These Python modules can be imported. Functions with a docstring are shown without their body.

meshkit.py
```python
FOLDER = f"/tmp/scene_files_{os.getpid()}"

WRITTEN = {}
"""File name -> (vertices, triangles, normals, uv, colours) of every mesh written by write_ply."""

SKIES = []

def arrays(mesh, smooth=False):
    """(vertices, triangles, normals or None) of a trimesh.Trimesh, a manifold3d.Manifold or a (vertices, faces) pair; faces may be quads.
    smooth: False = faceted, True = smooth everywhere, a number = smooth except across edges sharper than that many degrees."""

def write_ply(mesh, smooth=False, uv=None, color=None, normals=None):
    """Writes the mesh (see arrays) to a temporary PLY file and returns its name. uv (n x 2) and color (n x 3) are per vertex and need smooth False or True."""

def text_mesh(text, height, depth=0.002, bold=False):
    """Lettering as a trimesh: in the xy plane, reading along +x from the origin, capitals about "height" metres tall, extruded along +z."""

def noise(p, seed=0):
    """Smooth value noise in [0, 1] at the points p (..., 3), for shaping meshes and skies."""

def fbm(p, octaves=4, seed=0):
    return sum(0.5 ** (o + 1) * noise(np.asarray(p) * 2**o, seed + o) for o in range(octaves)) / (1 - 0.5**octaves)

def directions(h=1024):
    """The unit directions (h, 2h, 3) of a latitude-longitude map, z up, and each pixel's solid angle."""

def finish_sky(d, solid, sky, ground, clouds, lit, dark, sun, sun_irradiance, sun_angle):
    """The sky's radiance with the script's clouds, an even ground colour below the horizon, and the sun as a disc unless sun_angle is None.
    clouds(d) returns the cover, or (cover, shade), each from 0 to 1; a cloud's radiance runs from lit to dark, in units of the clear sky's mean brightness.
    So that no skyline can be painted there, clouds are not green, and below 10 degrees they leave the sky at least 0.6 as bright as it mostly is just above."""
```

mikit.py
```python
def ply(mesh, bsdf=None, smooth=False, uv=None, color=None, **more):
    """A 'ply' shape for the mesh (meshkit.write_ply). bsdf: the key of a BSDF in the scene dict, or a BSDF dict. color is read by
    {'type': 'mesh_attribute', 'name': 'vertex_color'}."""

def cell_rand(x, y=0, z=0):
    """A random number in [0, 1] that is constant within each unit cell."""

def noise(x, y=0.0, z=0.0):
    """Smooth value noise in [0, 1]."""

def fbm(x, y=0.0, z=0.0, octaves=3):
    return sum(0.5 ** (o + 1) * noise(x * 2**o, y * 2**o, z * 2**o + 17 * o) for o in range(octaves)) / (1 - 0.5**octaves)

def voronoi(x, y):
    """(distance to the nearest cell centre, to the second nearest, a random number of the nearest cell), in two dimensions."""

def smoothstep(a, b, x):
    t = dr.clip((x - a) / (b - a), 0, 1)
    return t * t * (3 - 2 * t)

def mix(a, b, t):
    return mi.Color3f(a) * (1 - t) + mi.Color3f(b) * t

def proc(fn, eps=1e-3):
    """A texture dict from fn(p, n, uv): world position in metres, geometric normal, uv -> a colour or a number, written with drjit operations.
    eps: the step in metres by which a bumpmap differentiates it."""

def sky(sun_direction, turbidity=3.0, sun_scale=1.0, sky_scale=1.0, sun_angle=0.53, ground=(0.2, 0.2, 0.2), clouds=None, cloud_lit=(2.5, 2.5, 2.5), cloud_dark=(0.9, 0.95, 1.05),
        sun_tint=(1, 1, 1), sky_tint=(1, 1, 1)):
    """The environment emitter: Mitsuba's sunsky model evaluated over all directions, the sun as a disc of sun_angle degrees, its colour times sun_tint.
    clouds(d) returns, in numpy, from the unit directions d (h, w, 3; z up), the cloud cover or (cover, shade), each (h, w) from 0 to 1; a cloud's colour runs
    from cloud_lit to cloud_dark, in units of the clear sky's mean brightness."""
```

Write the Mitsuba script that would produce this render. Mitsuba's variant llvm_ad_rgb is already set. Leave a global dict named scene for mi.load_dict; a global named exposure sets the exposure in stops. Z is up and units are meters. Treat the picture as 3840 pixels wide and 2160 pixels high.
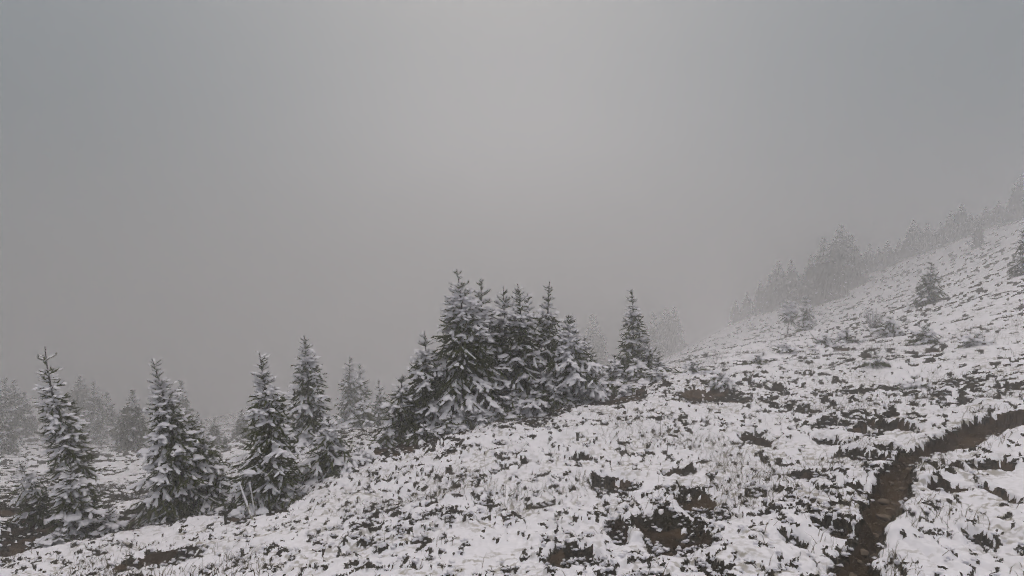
import math, random
import numpy as np
import trimesh, shapely
import mitsuba as mi, drjit as dr
import mikit, meshkit
from scipy.interpolate import RBFInterpolator
from scipy.spatial import cKDTree

T = mi.ScalarTransform4f
scene, labels = {}, {}

# ------------------------------------------------------------------ camera, haze, sky, exposure
CAM = (0.0, 0.0, 2.4)
exposure = 2.40
FOG = 0.0208
scene['haze_air'] = {'type': 'homogeneous', 'albedo': {'type': 'rgb', 'value': [0.965, 0.963, 0.962]},
                     'sigma_t': FOG, 'phase': {'type': 'hg', 'g': 0.92}}
scene['camera'] = {'type': 'perspective', 'fov': 80.0, 'fov_axis': 'x', 'near_clip': 0.05, 'far_clip': 2000.0,
                   'to_world': T().look_at(origin=list(CAM), target=[0, 1, CAM[2]], up=[0, 0, 1]),
                   'medium': {'type': 'ref', 'id': 'haze_air'}}

def overcast(d):
    """Closed cloud deck: brighter overhead, with a wide glow where the hidden sun stands over the valley ahead."""
    el = np.clip(d[..., 2], 0, 1)
    az = np.arctan2(d[..., 0], d[..., 1])
    glow = np.exp(-(az / 0.40) ** 2) * np.exp(-((el - 0.04) / 0.28) ** 2)
    b = 0.045 + 0.90 * el ** 2.8 + 0.47 * glow
    n = meshkit.fbm(d * [2.0, 2.0, 5.0], 4, 3) - 0.5
    return np.ones(el.shape), 1 - np.clip(b * (1 + 0.10 * n), 0, 1)

scene['sky'] = mikit.sky((-0.03, 0.62, 0.78), turbidity=3, sun_scale=0.04, sun_angle=40, ground=(0.55, 0.55, 0.56), clouds=overcast,
                         cloud_lit=(2.68, 2.46, 2.42), cloud_dark=(0.0, 0.10, 0.16), sun_tint=(1, 1, 1))

# ------------------------------------------------------------------ materials
def P3(c): return {'type': 'rgb', 'value': list(c)}

def dark_heath(p, n, uv):
    a = mikit.noise(p.x * 9, p.y * 9, p.z * 9)
    b = mikit.noise(p.x * 60, p.y * 60, p.z * 60)
    c = mikit.mix((0.018, 0.016, 0.014), (0.040, 0.036, 0.020), a)
    return mikit.mix(c, (0.075, 0.058, 0.038), mikit.smoothstep(0.62, 0.9, b))

def brown_soil(p, n, uv):
    a = mikit.fbm(p.x * 5, p.y * 5, p.z * 5)
    b = mikit.noise(p.x * 70, p.y * 70, p.z * 70)
    c = mikit.mix((0.036, 0.026, 0.016), (0.080, 0.056, 0.035), mikit.smoothstep(0.3, 0.7, a))
    return mikit.mix(c, (0.10, 0.078, 0.052), mikit.smoothstep(0.66, 0.95, b))

def snow_white(p, n, uv):
    a = mikit.noise(p.x * 40, p.y * 40, p.z * 40)
    c = mikit.mix((0.80, 0.80, 0.84), (0.89, 0.89, 0.93), a)
    return c

def thin_snow(p, n, uv):
    # a dusting: where it is thinnest the heath shows through
    a = mikit.noise(p.x * 40, p.y * 40, p.z * 40)
    c = mikit.mix((0.80, 0.80, 0.84), (0.89, 0.89, 0.93), a)
    t = mikit.smoothstep(0.47, 0.76, mikit.fbm(p.x * 26, p.y * 26, p.z * 8, 2)) * mikit.smoothstep(0.30, 0.62, mikit.fbm(p.x * 2.2, p.y * 2.2, p.z, 2))
    return mikit.mix(c, (0.30, 0.28, 0.22), 0.85 * t)

def needles(p, n, uv):
    a = mikit.noise(p.x * 2.3, p.y * 2.3, p.z * 2.3)
    b = mikit.noise(p.x * 45, p.y * 45, p.z * 45)
    c = mikit.mix((0.028, 0.036, 0.005), (0.064, 0.076, 0.010), a)
    return mikit.mix(c, (0.085, 0.080, 0.040), mikit.smoothstep(0.6, 0.95, b))

def bark(p, n, uv):
    a = mikit.noise(p.x * 30, p.y * 30, p.z * 12)
    return mikit.mix((0.035, 0.030, 0.026), (0.085, 0.072, 0.060), a)

def diffuse(fn): return {'type': 'twosided', 'bsdf': {'type': 'diffuse', 'reflectance': mikit.proc(fn)}}
scene['m_snow'] = diffuse(snow_white)
scene['m_thin_snow'] = diffuse(thin_snow)
scene['m_heath'] = diffuse(dark_heath)
scene['m_soil'] = {'type': 'twosided', 'bsdf': {'type': 'bumpmap', 'arbitrary': mikit.proc(lambda p, n, uv: 0.012 * mikit.fbm(p.x * 35, p.y * 35, p.z * 35, 3), 2e-3), 'scale': 1.0,
                   'bsdf': {'type': 'diffuse', 'reflectance': mikit.proc(brown_soil)}}}
scene['m_needle'] = diffuse(needles)
scene['m_bark'] = diffuse(bark)
scene['m_far_needle'] = {'type': 'twosided', 'bsdf': {'type': 'diffuse', 'reflectance': P3((0.045, 0.051, 0.015))}}
scene['m_stone'] = diffuse(lambda p, n, uv: mikit.mix((0.10, 0.080, 0.058), (0.21, 0.17, 0.13), mikit.fbm(p.x * 25, p.y * 25, p.z * 25)))
scene['m_straw'] = {'type': 'twosided', 'bsdf': {'type': 'diffuse', 'reflectance': P3((0.125, 0.105, 0.062))}}
scene['m_leaf'] = {'type': 'twosided', 'bsdf': {'type': 'diffuse', 'reflectance': P3((0.040, 0.036, 0.022))}}
scene['m_post'] = diffuse(lambda p, n, uv: mikit.mix((0.20, 0.19, 0.13), (0.42, 0.41, 0.33), mikit.noise(p.x * 60, p.y * 60, p.z * 14)))

# ------------------------------------------------------------------ tables (world metres)
CONTROL = [(0.00, 4.20, 0.42), (3.27, 3.90, 0.56), (2.38, 4.00, 0.51), (1.61, 4.05, 0.49), (-1.88, 4.90, 0.09), (-5.20, 6.20, -0.53), (-3.60, 5.60, -0.24), (0.00, 6.30, 0.24), (1.58, 5.90, 0.38), (3.26, 5.20, 0.62), (4.20, 5.00, 0.69), (-1.74, 6.90, -0.10), (-3.17, 7.50, -0.46), (-4.28, 7.40, -0.66), (-5.39, 7.60, -0.80), (-6.54, 7.80, -0.91), (0.00, 9.00, 0.20), (2.00, 8.50, 0.32), (3.71, 8.00, 0.44), (5.87, 7.00, 0.87), (-1.84, 9.80, -0.25), (-2.71, 9.30, -0.39), (-3.37, 8.50, -0.62), (-4.74, 8.90, -0.88), (-5.94, 8.50, -1.04), (-6.81, 8.80, -1.07), (1.59, 11.50, 0.22), (3.67, 11.00, 0.43), (-0.92, 11.50, -0.11), (7.72, 13.00, 0.91), (10.07, 12.00, 1.42), (6.92, 10.50, 0.79), (3.55, 15.50, 0.27), (10.82, 24.00, 0.41), (16.37, 24.00, 1.77), (18.46, 22.00, 2.82), (11.23, 19.00, 0.97), (12.88, 48.00, -3.24), (37.11, 80.00, -1.01), (56.04, 85.00, 5.97), (71.32, 85.00, 12.34), (29.29, 80.00, -3.36), (45.77, 125.00, -4.97), (60.83, 115.00, 2.89), (69.22, 105.00, 9.00), (83.91, 100.00, 15.59), (125.86, 150.00, 23.85), (100.51, 190.00, 1.10), (1.90, 18.00, -0.95), (0.97, 24.00, -2.30), (-1.72, 30.00, -4.35), (5.28, 50.00, -6.90), (22.36, 110.00, -13.04), (1.09, 140.00, -24.55), (-8.44, 45.00, -8.31), (-39.22, 58.00, -11.98), (-21.22, 34.00, -6.63), (-40.65, 50.00, -9.57), (-14.63, 18.00, -3.06), (-12.05, 17.00, -3.03), (-10.43, 22.00, -3.70), (-48.08, 100.00, -19.46), (-71.71, 160.00, -32.05), (-43.67, 80.00, -15.87), (-7.18, 27.00, -3.99), (-5.28, 24.00, -3.47), (-4.54, 14.00, -1.12), (-5.83, 13.00, -1.67), (-85.06, 120.00, -23.05), (-100.69, 120.00, -22.26), (0.00, 400.00, -80.00), (200.00, 346.41, -30.00), (346.41, 200.00, 18.00), (400.00, 0.00, 22.00), (346.41, -200.00, 18.00), (200.00, -346.41, 8.00), (0.00, -400.00, 0.00), (-200.00, -346.41, -20.00), (-346.41, -200.00, -50.00), (-400.00, -0.00, -80.00), (-346.41, 200.00, -105.00), (-200.00, 346.41, -110.00), (0.00, 0.00, 0.30), (3.00, 0.00, 1.00), (-4.00, 0.00, -0.40), (0.00, -4.00, 0.60), (8.00, -4.00, 2.20), (-9.00, -2.00, -1.60), (0.00, -20.00, 1.50), (25.00, -10.00, 6.00), (25.00, 10.00, 4.40), (-25.00, -5.00, -5.00), (-20.00, 10.00, -4.30), (0.00, 2.00, 0.33)]
PATCHES = [(np.float64(-5.66), np.float64(8.37), np.float64(0.78), np.float64(0.93)), (np.float64(-5.84), np.float64(7.36), np.float64(0.44), np.float64(0.38)), (np.float64(-7.22), np.float64(9.58), np.float64(0.49), np.float64(0.81)), (np.float64(-5.3), np.float64(9.16), np.float64(0.39), np.float64(0.74)), (np.float64(-8.22), np.float64(10.03), np.float64(0.34), np.float64(0.74)), (np.float64(-3.59), np.float64(8.24), np.float64(0.35), np.float64(0.47)), (np.float64(1.02), np.float64(6.25), np.float64(0.24), np.float64(0.35)), (np.float64(1.28), np.float64(4.85), np.float64(0.28), np.float64(0.45)), (np.float64(1.71), np.float64(5.52), np.float64(0.18), np.float64(0.54)), (np.float64(0.45), np.float64(4.42), np.float64(0.17), np.float64(0.22)), (np.float64(0.85), np.float64(4.94), np.float64(0.08), np.float64(0.25)), (np.float64(1.75), np.float64(11.71), np.float64(0.79), np.float64(0.95)), (np.float64(3.56), np.float64(10.84), np.float64(0.62), np.float64(0.64)), (np.float64(3.11), np.float64(7.75), np.float64(0.16), np.float64(0.38)), (np.float64(1.82), np.float64(6.62), np.float64(0.17), np.float64(0.16)), (np.float64(2.42), np.float64(4.65), np.float64(0.11), np.float64(0.16)), (np.float64(2.08), np.float64(4.5), np.float64(0.08), np.float64(0.13)), (np.float64(2.88), np.float64(6.22), np.float64(0.18), np.float64(0.27)), (np.float64(4.1), np.float64(5.64), np.float64(0.08), np.float64(0.19)), (np.float64(4.41), np.float64(5.62), np.float64(0.16), np.float64(0.13)), (np.float64(3.97), np.float64(4.94), np.float64(0.07), np.float64(0.22)), (np.float64(3.27), np.float64(4.27), np.float64(0.07), np.float64(0.14)), (np.float64(3.68), np.float64(5.17), np.float64(0.16), np.float64(0.09)), (np.float64(4.34), np.float64(7.47), np.float64(0.15), np.float64(0.28)), (np.float64(4.66), np.float64(7.47), np.float64(0.13), np.float64(0.46)), (np.float64(3.67), np.float64(6.69), np.float64(0.18), np.float64(0.17)), (np.float64(3.75), np.float64(6.38), np.float64(0.15), np.float64(0.23)), (np.float64(4.08), np.float64(6.58), np.float64(0.14), np.float64(0.24)), (np.float64(3.81), np.float64(7.38), np.float64(0.11), np.float64(0.2)), (np.float64(-5.95), np.float64(9.43), np.float64(0.34), np.float64(1.07)), (np.float64(-5.96), np.float64(8.33), np.float64(0.78), np.float64(0.87)), (np.float64(-3.3), np.float64(5.7), np.float64(0.34), np.float64(0.39)), (np.float64(-6.63), np.float64(8.29), np.float64(0.42), np.float64(0.61)), (np.float64(-3.21), np.float64(8.24), np.float64(0.42), np.float64(0.94)), (np.float64(-1.62), np.float64(10.06), np.float64(0.64), np.float64(0.77)), (np.float64(-2.22), np.float64(9.8), np.float64(0.33), np.float64(0.63)), (np.float64(-0.74), np.float64(10.51), np.float64(0.71), np.float64(0.77)), (np.float64(0.32), np.float64(11.53), np.float64(0.59), np.float64(1.83)), (np.float64(5.64), np.float64(61.0), np.float64(3.62), np.float64(31.68)), (np.float64(-4.19), np.float64(8.84), np.float64(0.45), np.float64(0.63)), (np.float64(-4.72), np.float64(8.86), np.float64(0.45), np.float64(0.73)), (np.float64(-2.72), np.float64(9.33), np.float64(0.4), np.float64(0.64)), (np.float64(3.27), np.float64(8.2), np.float64(0.11), np.float64(0.18)), (np.float64(6.76), np.float64(8.16), np.float64(0.17), np.float64(0.18)), (np.float64(8.57), np.float64(12.62), np.float64(0.22), np.float64(0.31)), (np.float64(7.74), np.float64(13.02), np.float64(0.21), np.float64(0.32)), (np.float64(4.81), np.float64(10.98), np.float64(0.18), np.float64(0.22)), (np.float64(8.35), np.float64(15.05), np.float64(0.23), np.float64(0.59)), (np.float64(4.25), np.float64(8.18), np.float64(0.15), np.float64(0.18)), (np.float64(0.2), np.float64(7.26), np.float64(0.1), np.float64(0.13)), (np.float64(0.82), np.float64(7.34), np.float64(0.12), np.float64(0.14))]
PATH_EDGE = [(1.84, 2.42), (2.09, 4.02), (2.17, 4.07), (2.35, 4.28), (2.54, 4.49), (2.77, 4.82), (3.01, 5.14), (3.29, 5.51), (3.68, 5.94), (3.89, 6.20), (4.25, 6.47), (4.71, 6.69), (5.21, 6.95), (5.53, 7.01), (5.91, 7.04), (6.32, 7.17), (5.80, 6.58), (5.47, 6.52), (5.23, 6.48), (4.73, 6.22), (4.43, 6.22), (4.18, 6.14), (3.82, 5.79), (3.37, 5.19), (3.10, 4.88), (2.90, 4.63), (2.74, 4.46), (2.49, 4.15), (2.36, 4.01), (2.06, 2.41)]
# x, y, height, lean of the tip, crown radius, habit, label
NEAR_TREES = [
    (-6.01, 8.60, 2.64, -0.66, 0.32, "lean", "thin tall spruce leaning left with a bare twisted trunk, leftmost of the tall near trees"),
    (-6.82, 8.90, 1.00, -0.39, 0.31, "oneside", "small crooked spruce leaning left with bare dark stem at the left edge"),
    (-5.94, 8.30, 1.03, -0.04, 0.30, "bush", "short bushy spruce seedling in front of the foot of the thin leaning tree"),
    (-4.79, 8.90, 2.30, -0.52, 0.65, "near", "broad spruce leaning left with a heavily snowed crooked tip, second tall tree from the left"),
    (-4.60, 9.20, 1.41, -0.23, 0.58, "dense", "dark dense low spruce pressed against the right side of the crooked leaning tree"),
    (-4.05, 8.90, 0.28, 0.00, 0.33, "bush", "low snowy spruce shoot beside the two leaning stakes"),
    (-3.34, 8.50, 2.18, -0.17, 0.59, "near", "tall snow-covered spruce beside the leaning stakes, its dark foot bare of snow"),
    (-2.67, 9.10, 0.91, -0.07, 0.57, "bush", "short wide spruce at the right foot of the tall tree near the stakes"),
    (-4.20, 13.00, 2.38, -0.22, 0.73, "near", "slender spruce with a bare upper stem and drooping right bough, behind the short wide one"),
    (-7.11, 27.00, 3.53, -0.07, 0.91, "mid", "hazy spruce with two close tops, left of the twin pair behind the near trees"),
    (-6.86, 28.00, 3.37, -0.11, 0.80, "mid", "hazy spruce with a short top, right of the twin pair behind the near trees"),
    (-5.16, 24.00, 2.34, -0.09, 0.56, "mid", "small slim hazy spruce standing just left of the big central clump"),
    (-4.37, 18.00, 1.08, -0.11, 0.54, "mid", "low snowy spruce in front of the hazy twin pair"),
    (-1.98, 11.00, 1.21, 0.00, 0.53, "near", "small snowy spruce at the far left foot of the central clump"),
    (-1.60, 11.40, 1.92, -0.03, 0.68, "near", "medium spruce at the left of the central clump, against its tallest tree"),
    (-0.91, 11.60, 2.95, -0.14, 0.87, "big", "tallest spruce of the central clump with a wide dark green lower crown"),
    (-0.57, 12.20, 2.78, -0.05, 0.71, "big", "second tallest spruce, its top just right of the tallest one in the central clump"),
    (-0.16, 12.60, 2.64, -0.02, 0.61, "big", "spruce with a snow-knobbed top in the middle of the central clump"),
    (0.14, 12.10, 2.60, -0.03, 0.57, "big", "spruce with a long thin bare leader in the middle of the central clump"),
    (0.34, 12.90, 2.49, -0.01, 0.42, "mid", "slim spruce half hidden behind the one with the long thin leader"),
    (0.74, 12.60, 2.66, 0.04, 0.65, "near", "tall pointed spruce at the right of the central clump"),
    (1.13, 12.00, 1.82, -0.02, 0.78, "bush", "round-topped spruce loaded with snow at the right end of the central clump"),
    (1.50, 12.40, 1.32, -0.03, 0.50, "bush", "small snow-loaded spruce outermost on the right of the central clump"),
    (-1.04, 10.80, 0.30, -0.04, 0.43, "bush", "knee-high snowy spruce under the tallest tree of the clump, on the left"),
    (0.01, 11.40, 0.45, 0.00, 0.52, "bush", "knee-high snowy spruce at the front of the clump below the thin leader"),
    (2.82, 14.60, 2.28, 0.05, 0.55, "near", "lone spruce with a long dark leader standing right of the clump"),
    (3.23, 14.40, 0.88, -0.06, 0.43, "bush", "small spruce at the right side of the lone long-leadered tree"),
    (2.44, 14.00, 0.77, -0.09, 0.56, "bush", "low snow-laden spruce at the left foot of the lone long-leadered tree"),
    (2.80, 13.80, 0.51, -0.02, 0.65, "bush", "low spreading spruce directly in front of the lone long-leadered tree"),
    (16.01, 23.50, 1.73, 0.11, 0.64, "dark", "dark-footed young spruce alone on the crest of the right slope"),
    (13.00, 27.00, 1.57, 0.00, 0.46, "mid", "small full spruce on the slope, right of the bare-stemmed one"),
    (11.76, 26.00, 1.49, 0.14, 0.41, "tuft", "small tree with a bare thin stem and a tuft of crown on the slope"),
    (11.11, 18.80, 0.87, -0.04, 0.44, "twigs", "bare twiggy bush on the crest of the right slope"),
    (18.76, 22.50, 1.75, 0.03, 0.44, "mid", "dark spruce cut by the right edge of the picture on the slope"),
    (-1.53, 10.60, 0.27, 0.00, 0.41, "bush", "low snowy spruce shoot at the foot of the medium spruce on the clump's left side"),
    (-2.16, 10.60, 0.41, 0.00, 0.41, "bush", "low snowy spruce at the extreme left foot of the central clump, beside dark soil"),
    (-0.59, 11.00, 0.24, -0.01, 0.48, "bush", "low snowy spruce directly in front of the second tallest spruce"),
    (-0.28, 11.20, 0.35, -0.01, 0.45, "bush", "low snowy spruce in front of the snow-knobbed spruce of the clump"),
    (0.44, 11.60, 0.55, -0.01, 0.53, "bush", "low snowy spruce in front of the tall pointed spruce, left of its foot"),
    (0.83, 11.60, 0.57, -0.02, 0.49, "bush", "low snowy spruce in front of the round-topped spruce"),
    (1.86, 12.60, 0.56, -0.02, 0.48, "bush", "low spruce in the gap between the central clump and the lone spruce"),
    (3.35, 14.00, 0.37, 0.00, 0.49, "bush", "low spreading spruce at the right foot of the lone spruce on the crest"),
]
# x, y, height, radius
SHRUBS = [(5.63, 14.00, 0.15, 0.31), (7.04, 15.50, 0.15, 0.46), (8.20, 16.00, 0.31, 0.42), (9.05, 16.50, 0.36, 0.39), (10.23, 16.50, 0.53, 0.34), (3.87, 13.00, 0.10, 0.30), (2.97, 12.60, 0.16, 0.34), (2.24, 12.20, 0.25, 0.30), (3.98, 11.60, 0.16, 0.26), (9.16, 13.50, 0.36, 0.30), (9.16, 12.00, 0.22, 0.27), (7.05, 11.80, 0.19, 0.23), (6.26, 9.50, 0.12, 0.19), (-2.35, 9.40, 0.30, 0.27), (-2.97, 8.40, 0.14, 0.20), (-5.61, 8.50, 0.32, 0.20), (-5.93, 8.00, 0.16, 0.19)]
# x, y, height, label
HAZY_TREES = [
    (50.48, 66.00, 2.72, "small hazy spruce alone on the upper right slope"),
    (40.76, 80.00, 8.71, "hazy spruce with a broad skirt, left one of the tallest group on the right slope"),
    (47.24, 88.00, 9.91, "tallest hazy spruce of the group on the right slope"),
    (47.85, 86.00, 7.73, "slim hazy spruce at the right of the tallest group on the slope"),
    (41.74, 77.00, 4.10, "low snowy hazy spruce at the foot of the tallest group on the slope"),
    (44.52, 102.00, 8.20, "left one of the two faint tall spruces low on the right slope"),
    (46.65, 102.00, 7.69, "right one of the two faint tall spruces low on the right slope"),
    (44.19, 108.00, 5.93, "faint short spruce left of the two tall faint ones"),
    (44.59, 116.00, 5.06, "very faint spruce, second lowest on the right slope"),
    (44.83, 122.00, 4.66, "very faint spruce, lowest of the row on the right slope"),
    (59.80, 102.00, 4.94, "faint spruce just right of the tallest group on the slope"),
    (57.81, 94.00, 4.31, "short faint spruce in the gap before the upper row of the slope"),
    (63.07, 105.00, 3.57, "faint blurred spruce between the tallest group and the upper row"),
    (62.31, 98.00, 3.46, "short dim spruce at the left start of the upper row"),
    (61.73, 94.00, 5.65, "tall pointed dim spruce at the left of the upper row"),
    (61.89, 91.00, 4.36, "dim spruce second in the upper row from the left"),
    (61.92, 88.00, 3.70, "dim spruce in the middle of the upper row, left of the bulky one"),
    (63.18, 88.00, 4.75, "bulky dim spruce in the upper row, left half of the pair"),
    (64.90, 88.00, 5.16, "tall dim spruce in the upper row, right half of the bulky pair"),
    (68.29, 91.00, 3.07, "short dim spruce right of the bulky pair in the upper row"),
    (68.34, 88.00, 3.24, "dim spruce near the right end of the upper row"),
    (72.56, 91.00, 3.24, "dim spruce second from the right edge in the upper row"),
    (71.49, 88.00, 2.07, "low dim spruce next to the right edge in the upper row"),
    (70.05, 84.00, 6.00, "tall dim spruce at the right edge in the upper row"),
    (17.77, 135.00, 17.15, "ghostly slim spruce just behind the right end of the central clump"),
    (30.49, 130.00, 11.86, "ghostly spruce right behind the lone near tree"),
    (31.68, 126.00, 11.14, "ghostly spruce, middle of three fading into the fog right of the lone tree"),
    (32.43, 122.00, 10.16, "ghostly spruce, rightmost of three fading right of the lone tree"),
    (-36.63, 44.00, 4.58, "hazy spruce cut by the left edge of the picture"),
    (-40.65, 50.00, 4.46, "hazy tall spruce second from the left edge"),
    (-41.53, 52.00, 3.45, "hazy short spruce third from the left edge"),
    (-26.52, 32.00, 2.33, "low hazy snowy spruce at the left edge in front of the taller ones"),
    (-43.74, 62.00, 5.45, "hazy slim spruce behind the thin leaning tree, left of its group"),
    (-38.38, 56.00, 5.48, "hazy broad spruce in the middle of the group behind the thin leaning tree"),
    (-38.47, 58.00, 4.60, "hazy short spruce at the right of the group behind the thin leaning tree"),
    (-35.30, 52.00, 3.01, "hazy snowy low spruce at the front of the group behind the thin leaning tree"),
    (-20.51, 33.00, 3.33, "hazy spruce left of the broad leaning tree"),
    (-21.39, 35.00, 2.64, "short hazy spruce half hidden behind the broad leaning tree"),
    (-24.93, 46.00, 4.86, "hazy spruce behind the broad leaning tree, on its right"),
    (-19.51, 38.00, 2.07, "low hazy spruce behind the dark dense one"),
    (-16.08, 33.00, 1.51, "low hazy spruce right behind the dark dense one"),
    (-12.70, 27.00, 0.70, "knee-high hazy spruce in the gap left of the stakes tree"),
    (-15.99, 36.00, 1.87, "small hazy spruce just left of the tall stakes tree"),
    (43.62, 103.00, 6.33, "faint spruce between the short one and the two tall faint ones"),
    (47.17, 100.00, 4.69, "faint spruce just left of the tallest group, low in the fog"),
    (45.19, 92.00, 7.20, "dim spruce at the left edge of the tallest group on the slope"),
    (46.09, 88.00, 6.65, "dim spruce between the broad-skirted one and the tallest of the group"),
    (51.24, 90.00, 4.32, "dim short spruce at the right edge of the tallest group"),
    (59.66, 95.00, 2.44, "faint small spruce at the start of the upper row, behind"),
    (61.39, 95.00, 3.78, "dim narrow spruce at the left of the tall pointed one in the upper row"),
    (61.61, 92.00, 3.55, "dim spruce squeezed between the first two tall ones of the upper row"),
    (63.65, 92.00, 2.91, "dim short spruce between the second tall one and the middle of the upper row"),
    (65.49, 90.00, 3.39, "dim spruce between the bulky pair in the upper row"),
    (70.24, 92.00, 2.23, "dim short spruce after the bulky pair in the upper row"),
    (70.94, 90.00, 2.13, "dim short spruce near the right end of the upper row, behind"),
    (70.82, 86.00, 4.08, "dim spruce left of the tall one at the right edge"),
]
# foot x, y, then the reach of the top: sideways, up
STICKS = [(-2.98, 7.00, -0.155, 0.406), (-3.23, 7.70, -0.090, 0.467), (-5.82, 8.40, 0.317, 0.109), (-5.49, 8.50, -0.078, 0.221), (-6.21, 8.30, -0.032, 0.254), (2.05, 8.40, 0.000, 0.197), (1.91, 7.50, 0.000, 0.127), (1.10, 6.70, -0.035, 0.131), (-3.33, 7.50, 0.103, 0.186), (-2.88, 8.00, 0.078, 0.235)]
# x, y, radius
STONES = [(3.21, 5.25, 0.058), (2.99, 4.91, 0.064), (3.54, 5.51, 0.047), (2.52, 4.38, 0.046), (2.31, 4.14, 0.046), (3.89, 5.92, 0.058), (3.25, 5.19, 0.027), (2.78, 4.66, 0.027), (3.56, 5.74, 0.030), (1.35, 4.81, 0.022), (1.20, 4.60, 0.018)]

# ------------------------------------------------------------------ terrain
def _warp(x, y):
    r = np.hypot(x, y) + 1e-9
    s = np.log1p(r / 1.5) / r
    return np.stack([x * s, y * s], -1)
_C = np.array(CONTROL)
_rbf = RBFInterpolator(_warp(_C[:, 0], _C[:, 1]), _C[:, 2], smoothing=2e-3, kernel='thin_plate_spline')

def broad(x, y):
    """The lie of the land."""
    x, y = np.asarray(x, float), np.asarray(y, float)
    q = _warp(x.ravel(), y.ravel())
    return np.concatenate([_rbf(q[i:i + 60000]) for i in range(0, len(q), 60000)]).reshape(x.shape)

def N2(x, y, wl, seed, oct=2):
    return meshkit.fbm(np.stack([x / wl, y / wl, np.full_like(x, 0.37 + seed)], -1), oct, seed)

def sstep(a, b, t):
    t = np.clip((t - a) / (b - a), 0, 1)
    return t * t * (3 - 2 * t)

PATH = shapely.Polygon(PATH_EDGE).buffer(0.0)
TREE_XY = np.array([(t[0], t[1], t[4]) for t in NEAR_TREES])

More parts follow.
